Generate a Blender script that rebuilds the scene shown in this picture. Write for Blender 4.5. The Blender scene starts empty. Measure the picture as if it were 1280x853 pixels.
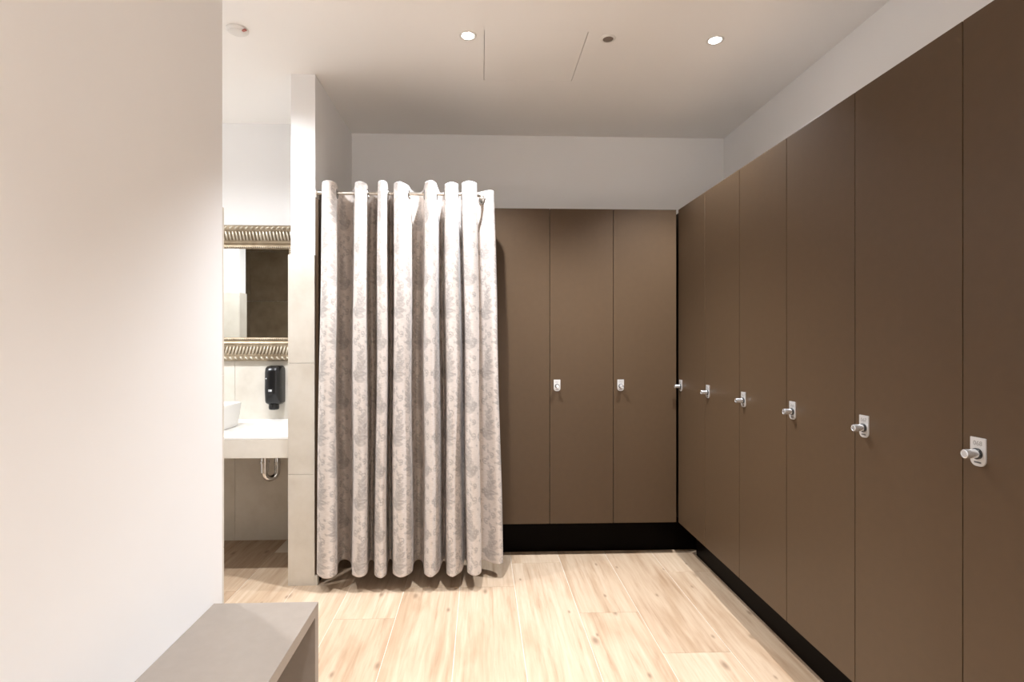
import bpy, bmesh, math, random
import numpy as np
from mathutils import Vector, Matrix

random.seed(7)
rng = np.random.default_rng(7)
S = bpy.context.scene
COL = S.collection
PI = math.pi

# ------------------------------------------------------------------ camera
CAM_Z = 1.3566
CEIL = 2.8418
cam_d = bpy.data.cameras.new('camera')
cam_d.sensor_width = 36.0
cam_d.sensor_fit = 'HORIZONTAL'
cam_d.lens = 18.922
cam_d.shift_x = 0.01112
cam_d.shift_y = 0.0
cam_d.clip_start = 0.02
cam = bpy.data.objects.new('camera', cam_d)
COL.objects.link(cam)
cam.location = (0, 0, CAM_Z)
cam.rotation_euler = (PI / 2, 0, -0.0366)
S.camera = cam

# ------------------------------------------------------------------ world, exposure
W = bpy.data.worlds.new('world')
S.world = W
W.use_nodes = True
W.node_tree.nodes['Background'].inputs[0].default_value = (0.9, 0.92, 1.0, 1)
W.node_tree.nodes['Background'].inputs[1].default_value = 0.0
S.view_settings.view_transform = 'Standard'
S.view_settings.look = 'None'
S.view_settings.gamma = 1.0
S.view_settings.use_curve_mapping = False
S.view_settings.exposure = 0.0
LAMP_W = {'front': 258.0, 'near': 70.0, 'alcove': 125.0, 'rear_fill': 310.0}   # power per ceiling lamp in each row; the row behind the viewer is added fill
LAMP_COL = (0.955, 0.985, 1.035)
LAMP_ANGLE = {'front': math.radians(108), 'near': math.radians(108), 'alcove': math.radians(158), 'rear_fill': math.radians(120)}
LAMP_BLEND = 0.7
LAMPS = [(-0.063, 2.618, 'front'), (1.154, 2.613, 'front'), (-0.063, 0.0, 'near'), (1.154, 0.0, 'near'), (-1.30, 2.30, 'alcove'),
         (-2.45, 2.30, 'alcove'), (-0.063, -2.0, 'rear_fill'), (1.154, -2.0, 'rear_fill')]  # lamps on this line are unseen, added to supply bounced light
S.cycles.diffuse_bounces = 10
S.cycles.max_bounces = 14

# ------------------------------------------------------------------ materials
def new_mat(name):
    m = bpy.data.materials.new(name)
    m.use_nodes = True
    nt = m.node_tree
    return m, nt, nt.nodes['Principled BSDF']

def N(nt, t, **kw):
    n = nt.nodes.new(t)
    for k, v in kw.items():
        setattr(n, k, v)
    return n

def ramp(nt, stops):
    r = N(nt, 'ShaderNodeValToRGB')
    e = r.color_ramp.elements
    while len(e) > 1:
        e.remove(e[-1])
    e[0].position, e[0].color = stops[0][0], (*stops[0][1], 1)
    for p, c in stops[1:]:
        x = e.new(p)
        x.color = (*c, 1)
    return r

def plain(name, col, rough=0.5, metal=0.0, var=0.04, scale=6.0, bump=0.0, bscale=200.0, spec=0.5):
    m, nt, b = new_mat(name)
    tc = N(nt, 'ShaderNodeTexCoord')
    no = N(nt, 'ShaderNodeTexNoise')
    no.inputs['Scale'].default_value = scale
    no.inputs['Detail'].default_value = 3
    nt.links.new(tc.outputs['Object'], no.inputs['Vector'])
    lo = tuple(c * (1 - var) for c in col)
    hi = tuple(min(1, c * (1 + var)) for c in col)
    r = ramp(nt, [(0.3, lo), (0.7, hi)])
    nt.links.new(no.outputs['Fac'], r.inputs[0])
    nt.links.new(r.outputs[0], b.inputs['Base Color'])
    b.inputs['Roughness'].default_value = rough
    b.inputs['Metallic'].default_value = metal
    b.inputs['Specular IOR Level'].default_value = spec
    if bump > 0:
        n2 = N(nt, 'ShaderNodeTexNoise')
        n2.inputs['Scale'].default_value = bscale
        n2.inputs['Detail'].default_value = 4
        nt.links.new(tc.outputs['Object'], n2.inputs['Vector'])
        bp = N(nt, 'ShaderNodeBump')
        bp.inputs['Strength'].default_value = bump
        bp.inputs['Distance'].default_value = 0.002
        nt.links.new(n2.outputs['Fac'], bp.inputs['Height'])
        nt.links.new(bp.outputs[0], b.inputs['Normal'])
    return m

M_WALL = plain('wall_paint', (0.81, 0.805, 0.80), 0.65, var=0.012, scale=2.0, bump=0.05, bscale=350)
M_CEIL = plain('ceiling_paint', (0.89, 0.87, 0.845), 0.8, var=0.01, scale=1.5, bump=0.03, bscale=300)
M_LAM = plain('brown_laminate', (0.074, 0.046, 0.0255), 0.42, var=0.03, scale=30, bump=0.08, bscale=900, spec=0.22)
M_BENCH = plain('bench_laminate', (0.265, 0.225, 0.19), 0.42, var=0.03, scale=30, bump=0.06, bscale=900)
M_DARK = plain('black_plinth', (0.003, 0.002, 0.0015), 0.30, var=0.1, spec=0.03)
M_GAP = plain('dark_joint', (0.02, 0.014, 0.010), 0.8)
M_CHROME = plain('chrome', (0.80, 0.80, 0.80), 0.12, 1.0, var=0.01)
M_NICKEL = plain('brushed_nickel', (0.66, 0.62, 0.56), 0.25, 1.0, var=0.02)
M_EYE = plain('dark_nickel', (0.34, 0.32, 0.30), 0.3, 1.0, var=0.03)
M_LOCK = plain('silver_plate', (0.62, 0.61, 0.60), 0.38, 0.55, var=0.02)
M_KNOB = plain('satin_knob', (0.74, 0.76, 0.78), 0.25, 0.85, var=0.01)
M_NUM = plain('grey_print', (0.27, 0.26, 0.25), 0.6)
M_INK = plain('dark_ink', (0.10, 0.10, 0.10), 0.6)
M_BLACK = plain('black_plastic', (0.008, 0.008, 0.009), 0.18, var=0.05)
M_WHITE = plain('white_ceramic', (0.86, 0.86, 0.85), 0.12, var=0.005)
M_TOP = plain('white_solid_surface', (0.86, 0.85, 0.83), 0.3, var=0.008)
M_PLAST = plain('white_plastic', (0.74, 0.72, 0.69), 0.4, var=0.01)
M_RED = plain('red_plastic', (0.42, 0.13, 0.10), 0.4)
M_GREY = plain('taupe_grille', (0.20, 0.16, 0.13), 0.6)
M_LABEL = plain('pale_label', (0.75, 0.76, 0.78), 0.5)
M_GROUT = plain('pale_grout', (0.74, 0.68, 0.60), 0.9)

def mk_emit(name, col, k):
    m, nt, b = new_mat(name)
    b.inputs['Base Color'].default_value = (*col, 1)
    b.inputs['Emission Color'].default_value = (*col, 1)
    b.inputs['Emission Strength'].default_value = k
    return m
M_LED = mk_emit('led_lens', (1.0, 0.97, 0.92), 25.0)

def mk_mirror():
    m, nt, b = new_mat('mirror_glass')
    b.inputs['Base Color'].default_value = (0.86, 0.88, 0.86, 1)
    b.inputs['Metallic'].default_value = 1
    b.inputs['Roughness'].default_value = 0.01
    return m
M_MIRROR = mk_mirror()

def mk_frame(name, stops):
    m, nt, b = new_mat(name)
    tc = N(nt, 'ShaderNodeTexCoord')
    no = N(nt, 'ShaderNodeTexNoise'); no.inputs['Scale'].default_value = 14; no.inputs['Detail'].default_value = 4
    nt.links.new(tc.outputs['Object'], no.inputs['Vector'])
    r = ramp(nt, stops)
    nt.links.new(no.outputs['Fac'], r.inputs[0])
    nt.links.new(r.outputs[0], b.inputs['Base Color'])
    b.inputs['Metallic'].default_value = 0.75
    b.inputs['Roughness'].default_value = 0.36
    return m
M_FRAME = mk_frame('antique_bronze_gilt', [(0.3, (0.22, 0.165, 0.105)), (0.7, (0.34, 0.275, 0.19))])
M_FLUTE = mk_frame('antique_silver_gilt', [(0.3, (0.46, 0.40, 0.31)), (0.7, (0.64, 0.585, 0.49))])

def mk_tile(name, c0, c1, c2):
    m, nt, b = new_mat(name)
    tc = N(nt, 'ShaderNodeTexCoord')
    oi = N(nt, 'ShaderNodeObjectInfo')
    mp = N(nt, 'ShaderNodeVectorMath', operation='MULTIPLY_ADD')
    mp.inputs[1].default_value = (1, 1, 1)
    cx = N(nt, 'ShaderNodeCombineXYZ')
    mu = N(nt, 'ShaderNodeMath', operation='MULTIPLY'); mu.inputs[1].default_value = 40
    nt.links.new(oi.outputs['Random'], mu.inputs[0])
    nt.links.new(mu.outputs[0], cx.inputs[0]); nt.links.new(mu.outputs[0], cx.inputs[2])
    nt.links.new(tc.outputs['Object'], mp.inputs[0]); nt.links.new(cx.outputs[0], mp.inputs[2])
    no = N(nt, 'ShaderNodeTexNoise'); no.inputs['Scale'].default_value = 5; no.inputs['Detail'].default_value = 8; no.inputs['Roughness'].default_value = 0.6
    nt.links.new(mp.outputs[0], no.inputs['Vector'])
    r = ramp(nt, [(0.3, c0), (0.5, c1), (0.72, c2)])
    nt.links.new(no.outputs['Fac'], r.inputs[0])
    nt.links.new(r.outputs[0], b.inputs['Base Color'])
    b.inputs['Roughness'].default_value = 0.38
    return m
M_TILE = mk_tile('beige_stone_tile', (0.56, 0.515, 0.445), (0.63, 0.59, 0.52), (0.68, 0.645, 0.58))
M_TILEDARK = mk_tile('brown_stone_tile', (0.12, 0.085, 0.05), (0.155, 0.115, 0.07), (0.19, 0.145, 0.095))

def mk_wood():
    m, nt, b = new_mat('oak_plank_tile')
    tc = N(nt, 'ShaderNodeTexCoord')
    oi = N(nt, 'ShaderNodeObjectInfo')
    cx = N(nt, 'ShaderNodeCombineXYZ')
    for i, k in enumerate((57.0, 31.0, 13.0)):
        mu = N(nt, 'ShaderNodeMath', operation='MULTIPLY'); mu.inputs[1].default_value = k
        nt.links.new(oi.outputs['Random'], mu.inputs[0]); nt.links.new(mu.outputs[0], cx.inputs[i])
    ad = N(nt, 'ShaderNodeVectorMath', operation='ADD')
    nt.links.new(tc.outputs['Object'], ad.inputs[0]); nt.links.new(cx.outputs[0], ad.inputs[1])
    # long fine grain
    mp = N(nt, 'ShaderNodeMapping'); mp.inputs['Scale'].default_value = (28, 1.5, 1)
    nt.links.new(ad.outputs[0], mp.inputs['Vector'])
    g = N(nt, 'ShaderNodeTexNoise'); g.inputs['Scale'].default_value = 1.6; g.inputs['Detail'].default_value = 8; g.inputs['Roughness'].default_value = 0.62; g.inputs['Distortion'].default_value = 0.35
    nt.links.new(mp.outputs[0], g.inputs['Vector'])
    r1 = ramp(nt, [(0.26, (0.37, 0.25, 0.158)), (0.42, (0.48, 0.36, 0.253)), (0.60, (0.545, 0.428, 0.312)), (0.8, (0.59, 0.48, 0.36))])
    nt.links.new(g.outputs['Fac'], r1.inputs[0])
    # broad tonal bands
    mp2 = N(nt, 'ShaderNodeMapping'); mp2.inputs['Scale'].default_value = (6, 0.9, 1)
    nt.links.new(ad.outputs[0], mp2.inputs['Vector'])
    g2 = N(nt, 'ShaderNodeTexNoise'); g2.inputs['Scale'].default_value = 1.3; g2.inputs['Detail'].default_value = 4; g2.inputs['Distortion'].default_value = 1.2
    nt.links.new(mp2.outputs[0], g2.inputs['Vector'])
    r2 = ramp(nt, [(0.32, (0.80, 0.73, 0.66)), (0.55, (1.0, 1.0, 1.0))])
    nt.links.new(g2.outputs['Fac'], r2.inputs[0])
    mx = N(nt, 'ShaderNodeMix', data_type='RGBA', blend_type='MULTIPLY'); mx.inputs[0].default_value = 0.8
    nt.links.new(r1.outputs[0], mx.inputs[6]); nt.links.new(r2.outputs[0], mx.inputs[7])
    # whole plank tint
    r3 = ramp(nt, [(0.0, (0.90, 0.86, 0.82)), (0.5, (1.0, 0.985, 0.965)), (1.0, (1.06, 1.06, 1.06))])
    nt.links.new(oi.outputs['Random'], r3.inputs[0])
    mx2 = N(nt, 'ShaderNodeMix', data_type='RGBA', blend_type='MULTIPLY'); mx2.inputs[0].default_value = 1
    nt.links.new(mx.outputs[2], mx2.inputs[6]); nt.links.new(r3.outputs[0], mx2.inputs[7])
    # knots
    mp3 = N(nt, 'ShaderNodeMapping'); mp3.inputs['Scale'].default_value = (6.0, 2.6, 1)
    nt.links.new(ad.outputs[0], mp3.inputs['Vector'])
    v = N(nt, 'ShaderNodeTexVoronoi'); v.inputs['Scale'].default_value = 1.0; v.inputs['Randomness'].default_value = 1.0; v.voronoi_dimensions = '2D'
    nt.links.new(mp3.outputs[0], v.inputs['Vector'])
    sp = N(nt, 'ShaderNodeSeparateColor'); nt.links.new(v.outputs['Color'], sp.inputs[0])
    gt = N(nt, 'ShaderNodeMath', operation='GREATER_THAN'); gt.inputs[1].default_value = 0.47
    nt.links.new(sp.outputs[0], gt.inputs[0])
    sz = N(nt, 'ShaderNodeMapRange'); sz.inputs[3].default_value = 0.045; sz.inputs[4].default_value = 0.13
    nt.links.new(sp.outputs[1], sz.inputs[0])
    dv = N(nt, 'ShaderNodeMath', operation='DIVIDE'); nt.links.new(v.outputs['Distance'], dv.inputs[0]); nt.links.new(sz.outputs[0], dv.inputs[1])
    kr = ramp(nt, [(0.25, (1, 1, 1)), (0.6, (0.45, 0.45, 0.45)), (1.0, (0, 0, 0))])
    nt.links.new(dv.outputs[0], kr.inputs[0])
    km = N(nt, 'ShaderNodeMath', operation='MULTIPLY'); nt.links.new(kr.outputs[0], km.inputs[0]); nt.links.new(gt.outputs[0], km.inputs[1])
    km2 = N(nt, 'ShaderNodeMath', operation='MULTIPLY'); km2.inputs[1].default_value = 0.72; nt.links.new(km.outputs[0], km2.inputs[0])
    mx3 = N(nt, 'ShaderNodeMix', data_type='RGBA'); mx3.inputs[7].default_value = (0.20, 0.125, 0.075, 1)
    nt.links.new(km2.outputs[0], mx3.inputs[0]); nt.links.new(mx2.outputs[2], mx3.inputs[6])
    nt.links.new(mx3.outputs[2], b.inputs['Base Color'])
    b.inputs['Roughness'].default_value = 0.5
    bp = N(nt, 'ShaderNodeBump'); bp.inputs['Strength'].default_value = 0.12; bp.inputs['Distance'].default_value = 0.001
    nt.links.new(g.outputs['Fac'], bp.inputs['Height']); nt.links.new(bp.outputs[0], b.inputs['Normal'])
    return m
M_WOOD = mk_wood()

def mk_curtain():
    m, nt, b = new_mat('satin_damask')
    at = N(nt, 'ShaderNodeAttribute'); at.attribute_name = 'damask'
    tc = N(nt, 'ShaderNodeTexCoord')
    uv = N(nt, 'ShaderNodeUVMap'); uv.uv_map = 'cloth'
    mp = N(nt, 'ShaderNodeMapping'); mp.inputs['Scale'].default_value = (18, 120, 1)
    nt.links.new(uv.outputs[0], mp.inputs['Vector'])
    no = N(nt, 'ShaderNodeTexNoise'); no.inputs['Scale'].default_value = 2.2; no.inputs['Detail'].default_value = 4
    nt.links.new(mp.outputs[0], no.inputs['Vector'])
    r = ramp(nt, [(0.3, (0.515, 0.455, 0.41)), (0.7, (0.635, 0.58, 0.54))])
    nt.links.new(no.outputs['Fac'], r.inputs[0])
    r2 = ramp(nt, [(0.3, (0.30, 0.27, 0.25)), (0.7, (0.41, 0.375, 0.35))])
    nt.links.new(no.outputs['Fac'], r2.inputs[0])
    mx = N(nt, 'ShaderNodeMix', data_type='RGBA')
    nt.links.new(at.outputs['Fac'], mx.inputs[0]); nt.links.new(r.outputs[0], mx.inputs[6]); nt.links.new(r2.outputs[0], mx.inputs[7])
    nt.links.new(mx.outputs[2], b.inputs['Base Color'])
    ro = N(nt, 'ShaderNodeMapRange'); ro.inputs[3].default_value = 0.31; ro.inputs[4].default_value = 0.6
    nt.links.new(at.outputs['Fac'], ro.inputs[0]); nt.links.new(ro.outputs[0], b.inputs['Roughness'])
    b.inputs['Specular IOR Level'].default_value = 0.6
    b.inputs['Sheen Weight'].default_value = 0.15
    bp = N(nt, 'ShaderNodeBump'); bp.inputs['Strength'].default_value = 0.15; bp.inputs['Distance'].default_value = 0.001
    nt.links.new(no.outputs['Fac'], bp.inputs['Height']); nt.links.new(bp.outputs[0], b.inputs['Normal'])
    return m
M_CURT = mk_curtain()

# ------------------------------------------------------------------ mesh helpers
def add_box(bm, x0, x1, y0, y1, z0, z1, bev=0.0):
    c = Matrix.Translation(((x0 + x1) / 2, (y0 + y1) / 2, (z0 + z1) / 2)) @ Matrix.Diagonal((abs(x1 - x0), abs(y1 - y0), abs(z1 - z0), 1))
    r = bmesh.ops.create_cube(bm, size=1, matrix=c)
    if bev > 0:
        es = {e for v in r['verts'] for e in v.link_edges}
        bmesh.ops.bevel(bm, geom=list(es), offset=bev, segments=2, affect='EDGES', profile=0.5)

def add_cyl(bm, p0, p1, r0, r1=None, seg=24, caps=True):
    p0, p1 = Vector(p0), Vector(p1)
    r1 = r0 if r1 is None else r1
    d = p1 - p0
    m = Matrix.Translation((p0 + p1) / 2) @ d.to_track_quat('Z', 'Y').to_matrix().to_4x4()
    return bmesh.ops.create_cone(bm, cap_ends=caps, segments=seg, radius1=r0, radius2=r1, depth=d.length, matrix=m)

def add_tube(bm, pts, r, seg=14):
    pts = [Vector(p) for p in pts]
    rings = []
    n0 = None
    for i, p in enumerate(pts):
        t = (pts[min(i + 1, len(pts) - 1)] - pts[max(i - 1, 0)]).normalized()
        if n0 is None:
            n0 = t.orthogonal().normalized()
        n0 = (n0 - t * n0.dot(t)).normalized()
        b = t.cross(n0)
        rings.append([bm.verts.new(p + (n0 * math.cos(a) + b * math.sin(a)) * r) for a in [2 * PI * k / seg for k in range(seg)]])
    for a, b in zip(rings, rings[1:]):
        for k in range(seg):
            bm.faces.new((a[k], a[(k + 1) % seg], b[(k + 1) % seg], b[k]))
    bm.faces.new(rings[0][::-1]); bm.faces.new(rings[-1])

def add_lathe(bm, prof, origin, axis='Z', seg=32):
    """prof: (radius, height) list along axis"""
    q = Vector({'Z': (0, 0, 1), 'Y': (0, 1, 0), '-Y': (0, -1, 0), '-Z': (0, 0, -1)}[axis]).to_track_quat('Z', 'Y').to_matrix()
    o = Vector(origin)
    rings = []
    for r, h in prof:
        rings.append([bm.verts.new(o + q @ Vector((r * math.cos(2 * PI * k / seg), r * math.sin(2 * PI * k / seg), h))) for k in range(seg)])
    for a, b in zip(rings, rings[1:]):
        for k in range(seg):
            bm.faces.new((a[k], a[(k + 1) % seg], b[(k + 1) % seg], b[k]))
    bm.faces.new(rings[0][::-1]); bm.faces.new(rings[-1])

def add_torus(bm, c, axis, R, r, seg=24, ms=8):
    q = Vector(axis).normalized().to_track_quat('Z', 'Y').to_matrix()
    c = Vector(c)
    rings = []
    for i in range(seg):
        a = 2 * PI * i / seg
        d = Vector((math.cos(a), math.sin(a), 0))
        rings.append([bm.verts.new(c + q @ (d * (R + r * math.cos(2 * PI * k / ms)) + Vector((0, 0, r * math.sin(2 * PI * k / ms))))) for k in range(ms)])
    for i in range(seg):
        a, b = rings[i], rings[(i + 1) % seg]
        for k in range(ms):
            bm.faces.new((a[k], b[k], b[(k + 1) % ms], a[(k + 1) % ms]))

def add_prism(bm, outline, y0, y1):
    """outline: (x, z) list, extruded along y"""
    a = [bm.verts.new((x, y0, z)) for x, z in outline]
    b = [bm.verts.new((x, y1, z)) for x, z in outline]
    bm.faces.new(a); bm.faces.new(b[::-1])
    n = len(a)
    for i in range(n):
        bm.faces.new((a[i], b[i], b[(i + 1) % n], a[(i + 1) % n]))

def obj(name, bm, mat, parent=None, smooth=False, loc=None):
    bmesh.ops.recalc_face_normals(bm, faces=bm.faces)
    me = bpy.data.meshes.new(name)
    bm.to_mesh(me)
    bm.free()
    me.materials.append(mat)
    if smooth:
        me.polygons.foreach_set('use_smooth', [True] * len(me.polygons))
        try:
            me.set_sharp_from_angle(angle=math.radians(40))
        except Exception:
            pass
    o = bpy.data.objects.new(name, me)
    COL.objects.link(o)
    if parent:
        o.parent = parent
    if loc is not None:
        o.location = loc
    return o

def boxobj(name, x0, x1, y0, y1, z0, z1, mat, parent=None, bev=0.0):
    """box mesh with its origin at its own base centre"""
    cx, cy = (x0 + x1) / 2, (y0 + y1) / 2
    bm = bmesh.new()
    add_box(bm, x0 - cx, x1 - cx, y0 - cy, y1 - cy, 0, z1 - z0, bev)
    return obj(name, bm, mat, parent, loc=(cx, cy, z0))

def struct(o):
    o['kind'] = 'structure'
    return o

def tag(o, label, cat, group=None):
    o['label'] = label
    o['category'] = cat
    if group:
        o['group'] = group
    return o

def thing(name, label, cat, loc=(0, 0, 0), rotz=0.0, group=None):
    o = bpy.data.objects.new(name, None)
    o.empty_display_size = 0.1
    COL.objects.link(o)
    o.location = loc
    o.rotation_euler = (0, 0, rotz)
    return tag(o, label, cat, group)

# ------------------------------------------------------------------ setting: shell
XL, XR, YB = -0.9218, 1.7805, 3.8823      # left wall face, right wall face, back wall face
XF, YF = 1.2408, 3.3426                   # locker front planes
LT, LB = 2.1822, 0.2165                   # locker top and bottom
YP, XP = 3.020, -1.067                    # partition front and alcove-side faces
YA = 3.722                                # alcove back wall tile face
YS = -3.4

struct(boxobj('wall_left', XP + 0.012, XL, YS, 1.955, 0, CEIL, M_WALL))
struct(boxobj('wall_right', XR, XR + 0.1, YS, 4.0, 0, CEIL, M_WALL))
struct(boxobj('wall_back', XP + 0.05, XR + 0.1, YB, 4.0, 0, CEIL, M_WALL))
wall_mid = struct(boxobj('wall_middle', XP + 0.012, XL, YP + 0.012, YB, 0, CEIL, M_WALL))
wall_alc = struct(boxobj('wall_alcove_back', -3.3, XP + 0.012, YA + 0.012, 4.0, 0, CEIL, M_WALL))
struct(boxobj('wall_front', -3.3, XR + 0.1, YS - 0.1, YS, 0, CEIL, M_WALL))
struct(boxobj('wall_alcove_left', -3.3, -3.2, YS, YA, 0, CEIL, M_WALL))
wall_pier = struct(boxobj('wall_alcove_pier', -3.2, -2.39, 1.85, 2.0, 0, CEIL, M_WALL))
wall_alf = struct(boxobj('wall_alcove_front', -3.2, XP + 0.012, 0.48, 0.60, 0, CEIL, M_WALL))

# wall tiles, 60 cm courses, 1.2 cm proud of the plaster
TZ = [0.0, 0.617, 1.234, 1.836]
J = 0.0009
def tile(parent, x0, x1, y0, y1, z0, z1, mat=M_TILE):
    o = boxobj('tile', x0, x1, y0, y1, z0 + (J if z0 > 0 else 0), z1 - J, mat, None, 0.0008)
    o.parent = parent
    o.location = Vector(o.location) - Vector(parent.location)
    return o
for k in range(3):
    z0, z1 = TZ[k], TZ[k + 1]
    tile(wall_mid, XP, XL, YP, YP + 0.012, z0, z1)                       # pier front
    tile(wall_mid, XP, XP + 0.012, YP + 0.0125, YA, z0, z1)              # alcove side
    wl = bpy.data.objects['wall_left']
    tile(wl, XP, XL + 0.0005, 1.955, 1.967, z0, z1)                      # end of the left wall
    tile(wl, XP, XP + 0.012, 1.13, 1.9545, z0, z1)
    tile(wl, XP, XP + 0.012, 0.615, 1.129, z0, z1)
    for i, (a, b) in enumerate([(-1.67, XP + 0.012), (-2.27, -1.67), (-2.87, -2.27), (-3.2, -2.87)]):
        tile(wall_alc, a + J, b - J, YA, YA + 0.012, z0, z1)
    tile(wall_pier, -3.2, -2.39, 2.0, 2.012, z0, z1)
    tile(wall_pier, -2.39, -2.378, 1.85, 2.012, z0, z1)
for k in range(5):
    z0, z1 = min(0.617 * k, CEIL), min(0.617 * (k + 1), CEIL)
    for a, b in [(-1.67, XP), (-2.27, -1.67), (-2.87, -2.27), (-3.2, -2.87)]:
        tile(wall_alf, a + J, b - J, 0.60, 0.612, z0, z1, M_TILEDARK)

# ceiling with an opening for the hatch
HX0, HX1, HY0, HY1 = 0.0155, 0.5175, 2.567, 3.062
bm = bmesh.new()
for x0, x1, y0, y1 in [(-3.3, HX0, YS - 0.1, 4.0), (HX1, XR + 0.1, YS - 0.1, 4.0), (HX0, HX1, YS - 0.1, HY0), (HX0, HX1, HY1, 4.0)]:
    add_box(bm, x0, x1, y0, y1, CEIL, CEIL + 0.10)
add_box(bm, -3.3, XR + 0.1, YS - 0.1, 4.0, CEIL + 0.10, CEIL + 0.12)
struct(obj('ceiling', bm, M_CEIL))
o = boxobj('ceiling_hatch', HX0 + 0.0028, HX1 - 0.0030, HY0 + 0.0006, HY1 - 0.0006, CEIL + 0.0005, CEIL + 0.02, M_CEIL)
tag(o, 'flush square white access hatch in the ceiling beside the left downlight', 'hatch')

# floor: grout bed and separate plank tiles
floor = struct(boxobj('floor', -3.3, XR + 0.1, YS - 0.1, 4.0, -0.05, -0.0016, M_GROUT))
EDGE0, PW, PL = 0.186, 0.3018, 1.2
joint = {0: 3.28, 1: 2.667, 3: 3.123, 2: 2.31, -1: 2.97, -2: 2.97, -3: 2.649, 4: 2.75, -4: 3.25, -5: 2.30, -6: 2.97, -7: 2.55}
bm = bmesh.new()
add_box(bm, -PW / 2 + 0.0011, PW / 2 - 0.0011, -PL / 2 + 0.0011, PL / 2 - 0.0011, -0.009, 0.0, 0.0008)
first = None
for k in range(-11, 6):
    xc = EDGE0 + PW * (k + 0.5)
    j0 = joint.get(k, 2.2 + rng.random() * 1.2)
    if xc - PW / 2 < -3.3:
        continue
    y = j0 + PL * 0.5
    while y - PL / 2 > 3.9:
        y -= PL
    while y + PL / 2 > -2.6:
        if first is None:
            first = obj('plank', bm, M_WOOD)
            p = first
        else:
            p = first.copy(); COL.objects.link(p)
        p.parent = floor
        p.location = Vector((xc, y, 0)) - Vector(floor.location)
        y -= PL

# recessed black plinth below the lockers
struct(boxobj('trim_1', XF + 0.124, XR, 0.95, YF + 0.02, 0.0, LB, M_DARK))
struct(boxobj('trim_2', 0.0, XR, YF + 0.112, YB, 0.0, LB - 0.0005, M_DARK))
struct(boxobj('trim_3', XF + 0.03, XR, YF + 0.03, YB, LB, LT - 0.002, M_GAP))     # blind corner between the two rows
struct(boxobj('baseboard_middle', XL, XL + 0.016, YP + 0.001, YP + 0.03, 0.0, 0.055, M_TILE))
struct(boxobj('trim_4', XL, XL + 0.012, YP + 0.031, YB, 0.0, 0.055, M_DARK))

# ------------------------------------------------------------------ ceiling fixtures
def downlight(x, y, row, label, beams={}):
    t = thing('downlight', label, 'downlight', (x, y, CEIL), group='recessed ceiling downlights')
    bm = bmesh.new()
    add_lathe(bm, [(0.030, 0.0), (0.041, 0.0), (0.043, -0.002), (0.041, -0.004), (0.032, -0.004), (0.030, -0.002)], (0, 0, 0), seg=36)
    obj('trim_ring', bm, M_PLAST, t, True)
    bm = bmesh.new()
    add_lathe(bm, [(0.029, -0.0005), (0.029, -0.0025), (0.02, -0.0030)], (0, 0, 0), seg=32)
    obj('lens', bm, M_LED, t, True)
    ld = beams.get(row)
    if ld is None:
        ld = bpy.data.lights.new('downlight_beam', 'SPOT')
        ld.energy = LAMP_W[row]; ld.color = LAMP_COL; ld.spot_size = LAMP_ANGLE[row]; ld.spot_blend = LAMP_BLEND; ld.shadow_soft_size = 0.022
        beams[row] = ld
    lo = bpy.data.objects.new('beam', ld)
    COL.objects.link(lo)
    lo.parent = t
    lo.location = (0, 0, -0.03)
    return t
for (x, y, row), lab in zip(LAMPS, ['lit round ceiling downlight left of the hatch, above the curtain',
                               'lit round ceiling downlight close to the right-hand lockers',
                               'lit ceiling downlight over the bench, nearer the viewer',
                               'lit ceiling downlight over the nearest lockers',
                               'lit ceiling downlight in front of the washbasin alcove',
                               'added ceiling fill light deep in the washbasin alcove, unseen behind the left wall',
                               'added ceiling fill light, unseen behind the viewer on the bench side',
                               'added ceiling fill light, unseen behind the viewer on the locker side']):
    downlight(x, y, row, lab)

t = thing('ceiling_sensor', 'small round sensor with brown centre in the ceiling right of the hatch', 'sensor', (0.623, 2.618, CEIL))
bm = bmesh.new(); add_lathe(bm, [(0.036, 0), (0.038, -0.002), (0.034, -0.005), (0.026, -0.006), (0.026, -0.003)], (0, 0, 0), seg=32); obj('trim_ring', bm, M_PLAST, t, True)
bm = bmesh.new(); add_lathe(bm, [(0.0255, -0.002), (0.025, -0.005), (0.016, -0.008), (0.004, -0.009)], (0, 0, 0), seg=28); obj('sensor_lens', bm, M_GREY, t, True)

t = thing('smoke_detector', 'white round smoke detector with red tab on the ceiling near the alcove', 'detector', (-1.159, 2.609, CEIL))
bm = bmesh.new(); add_lathe(bm, [(0.050, 0), (0.050, -0.006), (0.046, -0.010), (0.040, -0.012)], (0, 0, 0), seg=36); obj('base', bm, M_PLAST, t, True)
bm = bmesh.new(); add_lathe(bm, [(0.036, -0.0115), (0.036, -0.015), (0.030, -0.019), (0.018, -0.020)], (0, 0, 0), seg=32); obj('sensing_head', bm, M_PLAST, t, True)
bm = bmesh.new(); add_box(bm, 0.026, 0.054, -0.006, 0.006, -0.017, -0.010, 0.001)
red = obj('indicator_tab', bm, M_RED, t); red.rotation_euler = (0, 0, math.radians(-25)); red['label'] = 'red indicator tab'

# ------------------------------------------------------------------ lockers
GX = -0.1545                                   # lock offset towards the left edge of a door
DW, LW, LD = 0.397, 0.400, 0.5397
def text_mesh(s, size):
    cu = bpy.data.curves.new('number', 'FONT')
    cu.body = s; cu.size = size; cu.align_x = 'CENTER'; cu.align_y = 'CENTER'; cu.extrude = 0.0003; cu.resolution_u = 3
    tmp = bpy.data.objects.new('tmp', cu)
    COL.objects.link(tmp)
    dg = bpy.context.evaluated_depsgraph_get()
    me = bpy.data.meshes.new_from_object(tmp.evaluated_get(dg))
    bpy.data.objects.remove(tmp); bpy.data.curves.remove(cu)
    me.materials.clear(); me.materials.append(M_NUM)
    return me

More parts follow.
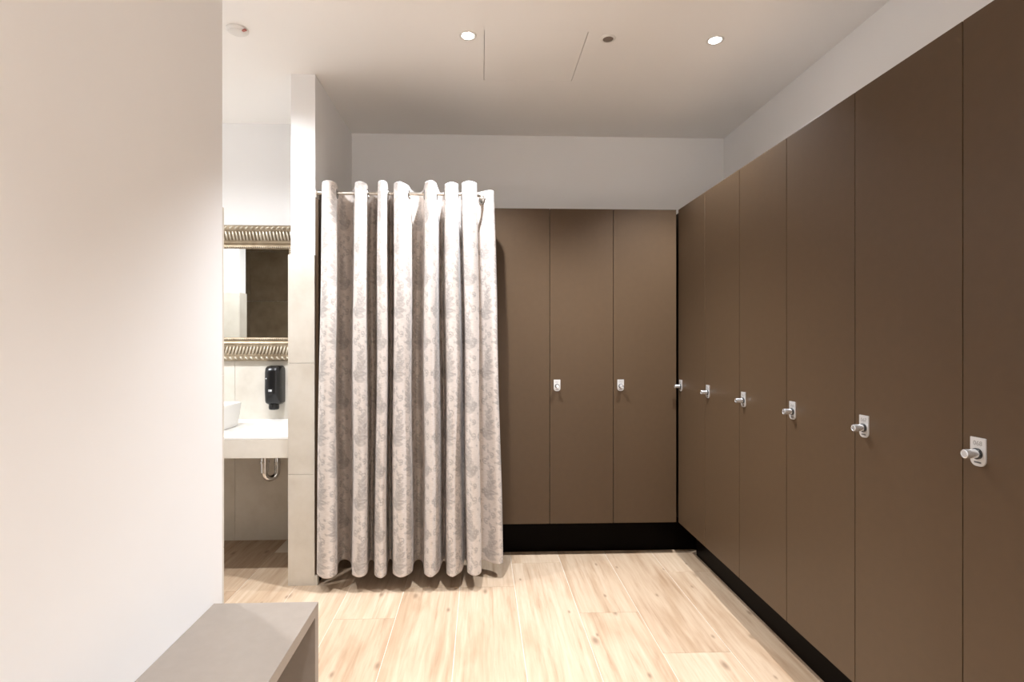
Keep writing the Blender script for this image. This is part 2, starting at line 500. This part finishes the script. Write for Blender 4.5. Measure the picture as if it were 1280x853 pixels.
LZ = 1.0755                                    # height of the lock knob
def make_locker():
    t = bpy.data.objects.new('locker', None); COL.objects.link(t)
    bm = bmesh.new(); add_box(bm, -LW / 2 + 0.0003, LW / 2 - 0.0003, 0.022, LD - 0.002, LB, LT - 0.001)
    obj('body', bm, M_GAP, t)
    bm = bmesh.new(); add_box(bm, -DW / 2, DW / 2, 0.0, 0.019, LB, LT, 0.0009)
    obj('door', bm, M_LAM, t)
    # plate with a rounded bottom
    w, zt, zb, r = 0.0205, LZ + 0.040, LZ - 0.031, 0.016
    pts = [(GX - w, zt), (GX + w, zt)]
    for cx, a0 in ((GX + w - r, 0), (GX - w + r, -90)):
        for i in range(7):
            a = math.radians(a0 - i * 15)
            pts.append((cx + r * math.cos(a), zb + r + r * math.sin(a)))
    bm = bmesh.new(); add_prism(bm, pts, -0.0035, 0.0002)
    pl = obj('lock_plate', bm, M_LOCK, t)
    bm = bmesh.new()
    add_lathe(bm, [(0.0138, 0.0030), (0.0138, 0.0085), (0.0115, 0.0090)], (GX, 0, LZ), '-Y', 28)
    obj('lock_collar', bm, M_BLACK, pl, True)
    bm = bmesh.new()
    add_lathe(bm, [(0.0112, 0.004), (0.0114, 0.036), (0.0108, 0.0385), (0.0085, 0.0392), (0.0078, 0.0385)], (GX, 0, LZ), '-Y', 28)
    obj('knob', bm, M_KNOB, pl, True)
    bm = bmesh.new(); add_box(bm, GX - 0.0095, GX + 0.0095, -0.0040, -0.0030, LZ - 0.0235, LZ - 0.0195)
    obj('slot', bm, M_INK, pl)
    no = bpy.data.objects.new('number', text_mesh('068', 0.0165)); COL.objects.link(no)
    no.parent = pl; no.location = (GX, -0.0037, LZ + 0.0255); no.rotation_euler = (PI / 2, 0, 0)
    return t
base_locker = make_locker()
def dup(root):
    r = root.copy(); COL.objects.link(r)
    for ch in root.children:
        c = ch.copy(); COL.objects.link(c); c.parent = r
        for g in ch.children:
            d = g.copy(); COL.objects.link(d); d.parent = c
    return r
spec = []
rl = ['tall brown locker in the right row, nearest the viewer, cut by the photo edge',
      'tall brown locker second nearest in the right row, chrome knob lock',
      'tall brown locker third nearest in the right row, chrome knob lock',
      'tall brown locker fourth nearest in the right row, chrome knob lock',
      'brown locker second from the corner in the right row, narrow in view',
      'brown locker of the right row right at the corner of the two rows']
for i in range(6):
    spec.append(((XF, YF - LW * (5.5 - i), 0), -PI / 2, rl[i], '%03d' % (68 - i)))
bl = ['tall brown locker on the back wall partly hidden by the curtain',
      'middle brown locker of the three on the back wall',
      'brown locker on the back wall beside the corner, right of its row']
for i in range(3):
    spec.append(((XF - 0.0118 - LW * (2.5 - i), YF, 0), 0.0, bl[i], '%03d' % (60 + i)))
lockers = [base_locker] + [dup(base_locker) for _ in spec[1:]]
for o, (loc, rz, lab, num) in zip(lockers, spec):
    o.location = loc; o.rotation_euler = (0, 0, rz)
    tag(o, lab, 'locker', 'brown changing room lockers')
    if num != '068':
        for ch in o.children:
            for g in ch.children:
                if g.name.startswith('number'):
                    g.data = text_mesh(num, 0.0165)

EX = XF - 0.0118 - 3 * LW
tag(boxobj('end_panel', EX - 0.026, EX - 0.0015, YF, YB - 0.002, LB, LT, M_LAM, bev=0.0008),
    'narrow brown end panel of the back lockers behind the curtain edge', 'panel')
tag(boxobj('side_panel', XL + 0.0002, XL + 0.0185, YP + 0.010, YB - 0.002, 0.056, LT + 0.004, M_LAM, bev=0.0008),
    'thin brown panel on the partition side, left of the curtain', 'panel')
tag(boxobj('rear_panel', XL + 0.02, EX - 0.028, YB - 0.02, YB - 0.0005, 0.0, LT, M_LAM),
    'brown panel lining the back of the niche behind the curtain', 'panel')

# ------------------------------------------------------------------ curtain rod
ZR, YR = 2.171, 2.996
t = thing('curtain_rod', 'thin brushed metal curtain rod bent back to the lockers', 'curtain rod', (XL + 0.02, YR, ZR))
ox, oy, oz = t.location
pts = [(XL + 0.021, YR, ZR), (-0.45, YR, ZR)]
Rb = 0.085
for i in range(13):
    a = PI / 2 * i / 12
    pts.append((0.006 - Rb + Rb * math.sin(a), YR + Rb - Rb * math.cos(a), ZR))
pts.append((0.006, YF - 0.006, ZR))
bm = bmesh.new(); add_tube(bm, [(x - ox, y - oy, z - oz) for x, y, z in pts], 0.0092, 16); obj('rod', bm, M_NICKEL, t, True)
bm = bmesh.new(); add_box(bm, -0.0012, 0.004, -0.02, 0.036, -0.03, 0.012, 0.001)
add_cyl(bm, (0.0, 0, 0), (0.016, 0, 0), 0.0125); obj('wall_bracket', bm, M_NICKEL, t)
bm = bmesh.new(); add_cyl(bm, (0.006 - ox, YF - oy - 0.008, 0), (0.006 - ox, YF - oy - 0.0005, 0), 0.0105); obj('end_flange', bm, M_NICKEL, t)

# ------------------------------------------------------------------ curtain
# plan of the folds, (x, y), at the heading and at the hem
CT = [(-0.87, 2.9833), (-0.856, 2.9489), (-0.826, 2.9259), (-0.801, 2.9431), (-0.793, 2.995), (-0.811, 3.1121), (-0.788, 3.1508), (-0.741, 3.1229), (-0.693, 2.995), (-0.679, 2.9373), (-0.648, 2.9109), (-0.627, 2.9431), (-0.625, 2.995), (-0.643, 3.1121), (-0.627, 3.1465), (-0.592, 3.1121), (-0.564, 2.995), (-0.556, 2.9431), (-0.529, 2.9143), (-0.513, 2.9431), (-0.515, 2.995), (-0.529, 3.1121), (-0.521, 3.1465), (-0.501, 3.1121), (-0.478, 2.995), (-0.47, 2.9431), (-0.439, 2.9086), (-0.414, 2.9431), (-0.399, 2.995), (-0.393, 3.0906), (-0.373, 3.1465), (-0.337, 3.1121), (-0.311, 2.995), (-0.301, 2.9431), (-0.269, 2.9063), (-0.247, 2.9431), (-0.244, 2.995), (-0.239, 3.1014), (-0.229, 3.1422), (-0.212, 3.1014), (-0.2, 2.995), (-0.192, 2.9431), (-0.158, 2.9086), (-0.127, 2.9431), (-0.127, 2.995), (-0.129, 3.1014), (-0.122, 3.1379), (-0.111, 3.1014), (-0.105, 2.995), (-0.101, 2.9489), (-0.061, 2.9109), (-0.025, 2.9489), (-0.027, 3.0), (-0.037, 3.06), (-0.042, 3.11), (-0.024, 3.125), (0.009, 3.095), (0.045, 3.063), (0.07, 3.075), (0.073, 3.11), (0.051, 3.15), (0.009, 3.175), (-0.024, 3.2)]
CB = [(-0.903, 3.0), (-0.887, 2.9604), (-0.84, 2.9143), (-0.8, 2.9259), (-0.788, 2.9833), (-0.815, 3.1121), (-0.797, 3.1659), (-0.75, 3.1229), (-0.71, 2.995), (-0.692, 2.9373), (-0.651, 2.9063), (-0.624, 2.9373), (-0.623, 2.995), (-0.643, 3.1121), (-0.634, 3.1508), (-0.611, 3.1121), (-0.588, 2.995), (-0.573, 2.9431), (-0.539, 2.9086), (-0.517, 2.9431), (-0.52, 2.995), (-0.533, 3.1121), (-0.526, 3.1508), (-0.508, 3.1121), (-0.487, 2.995), (-0.474, 2.9431), (-0.433, 2.9028), (-0.403, 2.9259), (-0.378, 2.9833), (-0.384, 3.0906), (-0.369, 3.1508), (-0.338, 3.1229), (-0.315, 2.995), (-0.305, 2.9431), (-0.271, 2.9005), (-0.246, 2.9316), (-0.23, 2.9833), (-0.221, 3.1014), (-0.212, 3.1379), (-0.2, 3.0906), (-0.191, 2.995), (-0.184, 2.9431), (-0.156, 2.9086), (-0.127, 2.9431), (-0.105, 2.995), (-0.097, 3.1014), (-0.089, 3.1336), (-0.081, 3.1014), (-0.076, 2.995), (-0.07, 2.9431), (-0.035, 2.9028), (-0.003, 2.9316), (0.002, 3.0), (-0.005, 3.06), (-0.01, 3.1), (0.009, 3.118), (0.05, 3.09), (0.095, 3.06), (0.12, 3.07), (0.126, 3.11), (0.098, 3.155), (0.051, 3.18), (0.009, 3.21)]

def spline(P, n):
    P = np.array(P)
    P = np.vstack([2 * P[0] - P[1], P, 2 * P[-1] - P[-2]])
    m = len(P) - 3
    out = []
    s = np.linspace(0, m, n)
    for u in s:
        i = min(int(u), m - 1); f = u - i
        a, b, c, d = P[i], P[i + 1], P[i + 2], P[i + 3]
        out.append(0.5 * ((2 * b) + (-a + c) * f + (2 * a - 5 * b + 4 * c - d) * f * f + (-a + 3 * b - 3 * c + d) * f ** 3))
    return np.array(out)

def damask(u, v):
    """pattern weight on cloth coordinates (metres)"""
    RW, RH = 0.205, 0.345
    st = 0.0015
    nx, ny = int(RW / st), int(RH / st)
    X, Y = np.meshgrid((np.arange(nx) + 0.5) * st, (np.arange(ny) + 0.5) * st)
    A = np.zeros((ny, nx))
    def wrapd(cx, cy):
        dx = (X - cx + RW / 2) % RW - RW / 2
        dy = (Y - cy + RH / 2) % RH - RH / 2
        return dx, dy
    def leaf(cx, cy, a, b, th, k=1.0):
        dx, dy = wrapd(cx, cy)
        c, s = math.cos(th), math.sin(th)
        p, q = dx * c + dy * s, -dx * s + dy * c
        w = b * (1 - 0.45 * p / a)
        d = (p / a) ** 2 + (q / np.maximum(w, 1e-4)) ** 2
        rib = 1 - 0.75 * (np.abs(q) < 0.0011) * (np.abs(p) < a * 0.8)
        A[:] = np.maximum(A, k * np.clip((1.15 - d) / 0.3, 0, 1) * rib)
    def curl(cx, cy, R, a0, turn, w):
        for i in range(26):
            f = i / 25
            a = a0 + turn * f
            r = R * (1 - 0.72 * f)
            dx, dy = wrapd(cx + r * math.cos(a), cy + r * math.sin(a))
            A[:] = np.maximum(A, np.clip((w * (1 - 0.3 * f) - np.hypot(dx, dy)) / 0.0015 + 0.5, 0, 1))
        dx, dy = wrapd(cx + R * 0.28 * math.cos(a0 + turn), cy + R * 0.28 * math.sin(a0 + turn))
        A[:] = np.maximum(A, np.clip((w * 1.7 - np.hypot(dx, dy)) / 0.0015 + 0.5, 0, 1))
    for sgn, ox_, oy_ in ((1, 0.055, 0.0), (-1, 0.158, 0.172)):
        # big curling acanthus: lobes set along a bent spine
        for i in range(6):
            f = i / 5
            px = ox_ + sgn * (0.030 * math.sin(2.2 * f) - 0.012)
            py = oy_ + 0.03 + 0.135 * f
            tilt = math.radians(90 - 38 * math.cos(2.2 * f))
            sz = 0.027 * (1 - 0.5 * f) + 0.003
            for side in (1, -1):
                r = tilt + side * math.radians(58 - 20 * f)
                r = r if sgn > 0 else PI - r
                leaf(px + math.cos(r) * sz * 0.75, py + math.sin(r) * sz * 0.75, sz, sz * 0.56, r, 1.0 if (i + (side > 0)) % 2 else 0.72)
        # C scrolls running up to the next leaf
        for (px, py, R, a0, tn) in ((0.022, 0.196, 0.021, -110, 430), (-0.020, 0.236, 0.019, -70, -420), (0.024, 0.276, 0.017, -100, 420), (-0.022, 0.312, 0.015, -80, -400), (-0.038, 0.055, 0.014, 60, 400)):
            curl(ox_ + sgn * px, oy_ + py, R, math.radians(a0 if sgn > 0 else 180 - a0), math.radians(tn) * sgn, 0.0034)
        for (px, py, a, b, th) in ((0.004, 0.216, 0.017, 0.007, 110), (0.0, 0.256, 0.017, 0.007, 70), (0.002, 0.294, 0.015, 0.006, 110), (0.0, 0.328, 0.014, 0.006, 80), (-0.044, 0.182, 0.008, 0.006, 40), (0.048, 0.232, 0.008, 0.006, 130), (0.040, 0.312, 0.008, 0.006, 60)):
            r = math.radians(th)
            leaf(ox_ + sgn * px, oy_ + py, a, b, r if sgn > 0 else PI - r, 0.9)
    # soft sampling
    fx = (u % RW) / st - 0.5
    fy = (v % RH) / st - 0.5
    x0 = np.floor(fx).astype(int); y0 = np.floor(fy).astype(int)
    gx, gy = fx - x0, fy - y0
    g = lambda yy, xx: A[yy % ny, xx % nx]
    return (g(y0, x0) * (1 - gx) * (1 - gy) + g(y0, x0 + 1) * gx * (1 - gy) + g(y0 + 1, x0) * (1 - gx) * gy + g(y0 + 1, x0 + 1) * gx * gy)

def hole(c):
    if c.x < -0.09:
        return math.hypot(c.y - YR, c.z - ZR + 0.004) < 0.0205
    return c.y > YR + 0.06 and math.hypot(c.x - 0.006, c.z - ZR + 0.004) < 0.0205

def make_curtain():
    NU, NV = 660, 440
    T0, B0 = spline(CT, 4000), spline(CB, 4000)
    Mn = (T0 + B0) / 2
    L = np.concatenate([[0], np.cumsum(np.hypot(*np.diff(Mn, axis=0).T))])
    s = np.linspace(0, L[-1], NU)
    idx = np.interp(s, L, np.arange(len(L)))
    smp = lambda P: np.stack([np.interp(idx, np.arange(len(P)), P[:, k]) for k in (0, 1)], 1)
    T, B = smp(T0), smp(B0)
    zt, zb = ZR + 0.047, 0.087
    t = np.linspace(0, 1, NV)
    e = t ** 0.85
    u_frac = s / L[-1]
    V = np.empty((NV, NU, 3))
    for j in range(NV):
        k = e[j]
        P = T * (1 - k) + B * k
        # folds wander a little on the way down
        wob = 0.0045 * np.sin(2 * PI * (1.1 * t[j] + 2.3 * u_frac)) * math.sin(PI * t[j])
        wob2 = 0.004 * np.sin(2 * PI * (1.7 * t[j] + 5.1 * u_frac) + 1.0) * math.sin(PI * t[j])
        V[j, :, 0] = P[:, 0] + wob
        V[j, :, 1] = P[:, 1] + wob2
        hem = zb - 0.004 * np.sin(2 * PI * 4.3 * u_frac)
        topz = zt + 0.004 * np.sin(2 * PI * 3.7 * u_frac + 0.7)
        V[j, :, 2] = topz * (1 - t[j]) + hem * t[j]
    me = bpy.data.meshes.new('curtain')
    a = np.arange(NU * NV).reshape(NV, NU)
    F = np.stack([a[:-1, :-1], a[1:, :-1], a[1:, 1:], a[:-1, 1:]], -1).reshape(-1, 4)
    me.vertices.add(NU * NV); me.vertices.foreach_set('co', V.reshape(-1))
    me.loops.add(F.size); me.loops.foreach_set('vertex_index', F.reshape(-1).astype(np.int32))
    me.polygons.add(len(F)); me.polygons.foreach_set('loop_start', np.arange(0, F.size, 4, dtype=np.int32))
    me.polygons.foreach_set('use_smooth', np.ones(len(F), bool))
    me.update(calc_edges=True)
    uu = np.broadcast_to(s, (NV, NU)).reshape(-1)
    vv = np.broadcast_to((t * (zt - zb))[:, None], (NV, NU)).reshape(-1)
    d = damask(uu, (zt - zb) - vv)
    hemline = (np.abs(vv - (zt - zb - 0.055)) < 0.003) | (np.abs(vv - 0.092) < 0.0025)
    d = np.maximum(d, 0.35 * hemline)
    at = me.attributes.new('damask', 'FLOAT', 'POINT'); at.data.foreach_set('value', d.astype(np.float32))
    uvl = me.uv_layers.new(name='cloth')
    uvl.data.foreach_set('uv', np.stack([uu[F.reshape(-1)], vv[F.reshape(-1)]], 1).reshape(-1).astype(np.float32))
    me.materials.append(M_CURT)
    o = bpy.data.objects.new('cloth', me); COL.objects.link(o)
    bmc = bmesh.new(); bmc.from_mesh(me)
    kill = [f for f in bmc.faces if hole(f.calc_center_median())]
    bmesh.ops.delete(bmc, geom=kill, context='FACES'); bmc.to_mesh(me); bmc.free()
    md = o.modifiers.new('thickness', 'SOLIDIFY'); md.thickness = 0.0014; md.offset = 0
    # places where the cloth crosses the rod, for the eyelets
    cr = []
    row = T
    for i in range(len(row) - 1):
        d0, d1 = row[i][1] - YR, row[i + 1][1] - YR
        if row[i][0] < -0.09 and d0 * d1 <= 0 and i > 4:
            tg = row[min(i + 4, len(row) - 1)] - row[i - 4]
            cr.append((row[i][0], YR, tg))
        e0, e1 = row[i][0] - 0.006, row[i + 1][0] - 0.006
        if row[i][1] > YR + 0.06 and e0 * e1 <= 0:
            tg = row[min(i + 4, len(row) - 1)] - row[i - 4]
            cr.append((0.006, row[i][1], tg))
    return o, cr
cloth, crossings = make_curtain()
curtain = thing('curtain', 'silver beige damask eyelet curtain in deep folds on the rod', 'curtain', (-0.42, YR, 0.083))
cloth.parent = curtain
cloth.location = -Vector(curtain.location)
eye0 = None
for x, y, tg in crossings:
    nrm = Vector((tg[1], -tg[0], 0))
    if eye0 is None:
        bm = bmesh.new(); add_torus(bm, (0, 0, 0), (0, 0, 1), 0.0225, 0.0050, 26, 8)
        eye0 = obj('eyelet', bm, M_EYE, curtain, True); e = eye0
    else:
        e = eye0.copy(); COL.objects.link(e); e.parent = curtain
    e.location = Vector((x, y, ZR - 0.004)) - Vector(curtain.location)
    e.rotation_euler = nrm.to_track_quat('Z', 'Y').to_euler()

# ------------------------------------------------------------------ bench against the left wall
BX0, BX1, BY0, BY1, BZ = XL + 0.001, -0.5645, 0.25, 1.893, 0.45
t = thing('bench', 'low taupe laminate bench with an open front against the white left wall', 'bench', ((BX0 + BX1) / 2, (BY0 + BY1) / 2, 0))
c = Vector(t.location)
def part(name, x0, x1, y0, y1, z0, z1, mat, par, bev=0.001):
    bm = bmesh.new(); add_box(bm, x0 - c.x, x1 - c.x, y0 - c.y, y1 - c.y, z0 - c.z, z1 - c.z, bev)
    return obj(name, bm, mat, par)
part('seat_panel', BX0, BX1, BY0, BY1, BZ - 0.038, BZ, M_BENCH, t)
part('side_panel', BX0, BX1, BY1 - 0.036, BY1, 0, BZ - 0.0385, M_BENCH, t)
part('side_panel', BX0, BX1, BY0, BY0 + 0.036, 0, BZ - 0.0385, M_BENCH, t)
part('back_panel', BX0, BX0 + 0.018, BY0 + 0.0365, BY1 - 0.0365, 0, BZ - 0.0385, M_BENCH, t)

# ------------------------------------------------------------------ washbasin alcove
CZ = 0.826
t = thing('washbasin_counter', 'white washbasin counter with a beige tiled front edge in the alcove', 'counter', (-2.1, 3.36, 0.71))
c = Vector(t.location)
part('counter_top', -3.19, XP - 0.001, 3.022, YA - 0.001, CZ - 0.014, CZ, M_TOP, t, 0.0015)
part('deck', -3.19, XP - 0.001, 3.035, YA - 0.001, CZ - 0.06, CZ - 0.0145, M_GAP, t, 0)
for a, b in ((-1.67, XP - 0.001), (-2.27, -1.672), (-2.87, -2.272), (-3.19, -2.872)):
    part('apron_tile', a, b, 3.022, 3.034, CZ - 0.118, CZ - 0.015, M_TILE, t, 0.0006)

# vessel basin
t = thing('vessel_basin', 'white rectangular vessel basin standing on the counter', 'basin', (-1.81, 3.27, CZ))
c = Vector(t.location)
def rrect(cx, cy, hx, hy, r, z, n=6):
    out = []
    for sx, sy, a0 in ((1, 1, 0), (-1, 1, 90), (-1, -1, 180), (1, -1, 270)):
        for i in range(n + 1):
            a = math.radians(a0 + 90 * i / n)
            out.append((cx + sx * (hx - r) + r * math.cos(a), cy + sy * (hy - r) + r * math.sin(a), z))
    return out
bm = bmesh.new()
loops = [rrect(0, 0, 0.285, 0.168, 0.03, 0.0), rrect(0, 0, 0.292, 0.174, 0.03, 0.004), rrect(0, 0, 0.310, 0.185, 0.03, 0.145), rrect(0, 0, 0.3085, 0.1835, 0.03, 0.148),
         rrect(0, 0, 0.300, 0.175, 0.025, 0.148), rrect(0, 0, 0.297, 0.172, 0.025, 0.144), rrect(0, 0, 0.275, 0.150, 0.04, 0.035), rrect(0, 0, 0.24, 0.12, 0.05, 0.024)]
vs = [[bm.verts.new(p) for p in l] for l in loops]
for a, b in zip(vs, vs[1:]):
    n = len(a)
    for i in range(n):
        bm.faces.new((a[i], a[(i + 1) % n], b[(i + 1) % n], b[i]))
bm.faces.new(vs[0][::-1]); bm.faces.new(vs[-1])
obj('bowl', bm, M_WHITE, t, True)
bm = bmesh.new(); add_lathe(bm, [(0.022, 0.0235), (0.022, 0.026), (0.018, 0.028), (0.006, 0.0285)], (0, 0, 0), seg=24); obj('drain', bm, M_CHROME, t, True)

# siphon below the counter
t = thing('drain_trap', 'chrome drain trap pipe under the counter', 'drain pipe', (-1.355, 3.45, 0.48))
c = Vector(t.location)
def pt(x, y, z):
    return (x - c.x, y - c.y, z - c.z)
SX, SY = -1.352, 3.42
bm = bmesh.new()
add_tube(bm, [pt(SX, SY, CZ - 0.062), pt(SX, SY, 0.535)], 0.025, 20)
obj('tailpipe', bm, M_CHROME, t, True)
bm = bmesh.new()
pts = [(SX, SY, 0.56)]
for i in range(13):
    a = PI * i / 12
    pts.append((SX + 0.031 * (1 - math.cos(a)), SY + 0.02 * (1 - math.cos(a)), 0.530 - 0.038 * math.sin(a)))
pts += [(SX + 0.062, SY + 0.04, 0.63), (SX + 0.066, SY + 0.06, 0.69), (SX + 0.075, SY + 0.11, 0.703), (SX + 0.08, YA - 0.004, 0.703)]
add_tube(bm, [pt(*p) for p in pts], 0.0185, 18)
obj('bend', bm, M_CHROME, t, True)
bm = bmesh.new()
for z in (0.60,):
    add_cyl(bm, pt(SX, SY, z - 0.006), pt(SX, SY, z + 0.006), 0.029)
add_cyl(bm, pt(SX + 0.062, SY + 0.04, 0.575), pt(SX + 0.062, SY + 0.04, 0.594), 0.0215)
obj('union_nut', bm, M_CHROME, t, True)
bm = bmesh.new(); add_lathe(bm, [(0.045, 0.0), (0.044, 0.006), (0.034, 0.011), (0.020, 0.012)], pt(SX + 0.08, YA - 0.0005, 0.703), '-Y', 28)
obj('wall_flange', bm, M_BLACK, t, True)

# soap dispenser
DX0, DX1 = -1.4475, -1.333
dx = (DX0 + DX1) / 2
t = thing('soap_dispenser', 'black wall soap dispenser on the tiles below the mirror', 'dispenser', (dx, YA, 0.895))
def ell(z, hx, d, n=24):
    out = []
    for i in range(n + 1):
        a = PI * i / n
        cs, sn = math.cos(a), math.sin(a)
        out.append((hx * (abs(cs) ** 0.55) * (1 if cs >= 0 else -1), -d * sn ** 0.55 if sn > 0 else 0.0, z))
    return out
bm = bmesh.new()
hx = (DX1 - DX0) / 2
lv = [(0.035, 0.040, 0.070), (0.048, 0.056, 0.088), (0.062, hx - 0.001, 0.098), (0.12, hx, 0.104), (0.255, hx, 0.100), (0.278, hx - 0.002, 0.094), (0.291, hx - 0.010, 0.080), (0.296, hx - 0.022, 0.060)]
vs = [[bm.verts.new(p) for p in ell(*l)] for l in lv]
for a, b in zip(vs, vs[1:]):
    n = len(a)
    for i in range(n):
        bm.faces.new((a[i], a[(i + 1) % n], b[(i + 1) % n], b[i]))
bm.faces.new(vs[0][::-1]); bm.faces.new(vs[-1])
obj('housing', bm, M_BLACK, t, True)
bm = bmesh.new(); add_lathe(bm, [(0.024, 0.0), (0.032, 0.004), (0.034, 0.018), (0.032, 0.040)], (0, -0.05, 0), seg=28); obj('nozzle', bm, M_BLACK, t, True)
bm = bmesh.new(); add_box(bm, -0.011, 0.011, -0.1046, -0.102, 0.126, 0.139, 0.0004); lb = obj('logo', bm, M_LABEL, t); lb['label'] = 'small pale emblem'
lb.location = (-0.006, -0.0005, 0)
bm = bmesh.new()
for i in range(2):
    add_torus(bm, (-0.0065 + 0.007 * i - 0.003, -0.1053, 0.1325), (0, 1, 0), 0.0028, 0.0007, 14, 6)
obj('emblem', bm, M_INK, lb)
bm = bmesh.new(); add_cyl(bm, (-0.033, -0.099, 0.212), (-0.033, -0.1025, 0.212), 0.004); obj('level_window', bm, M_LABEL, t)

# ornate mirror
MX0, MX1, MZ0, MZ1 = -2.39, -1.145, 1.222, 2.139
FW = 0.162
t = thing('wall_mirror', 'wall mirror in an ornate silver gilt fluted frame above the counter', 'mirror', ((MX0 + MX1) / 2, YA, MZ0))
c = Vector(t.location)
y0 = 0.0
bm = bmesh.new(); add_box(bm, MX0 - c.x + FW - 0.01, MX1 - c.x - FW + 0.01, -0.016, -0.011, FW - 0.01, MZ1 - MZ0 - FW + 0.01); obj('glass', bm, M_MIRROR, t)
bm = bmesh.new(); add_box(bm, MX0 - c.x + 0.03, MX1 - c.x - 0.03, -0.010, -0.0005, 0.03, MZ1 - MZ0 - 0.03); obj('backing', bm, M_GAP, t)
# moulding: (inset from outer edge, depth)
prof = [(0.0, 0.004), (0.0, 0.030), (0.006, 0.038), (0.020, 0.042), (0.034, 0.040), (0.040, 0.034), (0.050, 0.032), (0.075, 0.027), (0.105, 0.021), (0.112, 0.024), (0.120, 0.027), (0.128, 0.024), (0.134, 0.020), (0.146, 0.021), (0.156, 0.018), (0.162, 0.013), (0.162, 0.0165)]
prof = prof[:-1] + [(0.162, 0.010)]
xm0, xm1, zm0, zm1 = MX0 - c.x, MX1 - c.x, 0.0, MZ1 - MZ0
corners = [(xm0, zm0, 1, 1), (xm1, zm0, -1, 1), (xm1, zm1, -1, -1), (xm0, zm1, 1, -1)]
for k in range(4):
    bm = bmesh.new()
    A, Bc = corners[k], corners[(k + 1) % 4]
    ra = [bm.verts.new((A[0] + A[2] * i, -d, A[1] + A[3] * i)) for i, d in prof]
    rb = [bm.verts.new((Bc[0] + Bc[2] * i, -d, Bc[1] + Bc[3] * i)) for i, d in prof]
    for i in range(len(prof)):
        j = (i + 1) % len(prof)
        bm.faces.new((ra[i], ra[j], rb[j], rb[i]))
    obj('frame_rail', bm, M_FRAME, t)
# fluting and leaf beads, too small to pick apart singly
def rod_piece(bm, p0, p1, r, flat=0.8):
    p0, p1 = Vector(p0), Vector(p1)
    d = p1 - p0
    mt = Matrix.Translation((p0 + p1) / 2) @ d.to_track_quat('Z', 'Y').to_matrix().to_4x4() @ Matrix.Diagonal((r, r, d.length / 2, 1))
    bmesh.ops.create_icosphere(bm, subdivisions=1, radius=1, matrix=mt)
bmf, bmb = bmesh.new(), bmesh.new()
wid, hei = xm1 - xm0, zm1 - zm0
pitch = 0.0225
for side in range(4):
    ln = wid if side in (0, 2) else hei
    n = int((ln - 0.12) / pitch)
    for i in range(n):
        s_ = 0.06 + (i + 0.5) * (ln - 0.12) / n
        lim = min(s_, ln - s_)
        i1 = min(0.106, max(0.06, lim - 0.004))
        sk = 0.006
        def at(s__, inn, d):
            if side == 0: return (xm0 + s__, -d, zm0 + inn)
            if side == 2: return (xm0 + s__, -d, zm1 - inn)
            if side == 1: return (xm1 - inn, -d, zm0 + s__)
            return (xm0 + inn, -d, zm0 + s__)
        rod_piece(bmf, at(s_ - sk, 0.040, 0.037), at(s_ + sk, i1, 0.026), 0.0078)
    n = int(ln / 0.034)
    for i in range(n):
        s_ = (i + 0.5) * ln / n
        rod_piece(bmb, at(s_ - 0.012, 0.030, 0.040), at(s_ + 0.012, 0.010, 0.040), 0.008)
    n = int((ln - 0.28) / 0.014)
    for i in range(n):
        s_ = 0.14 + (i + 0.5) * (ln - 0.28) / n
        bmesh.ops.create_icosphere(bmb, subdivisions=1, radius=0.0052, matrix=Matrix.Translation(at(s_, 0.148, 0.021)))
fl = obj('fluting', bmf, M_FLUTE, t, True); fl['kind'] = 'stuff'
bd = obj('beading', bmb, M_FLUTE, t, True); bd['kind'] = 'stuff'
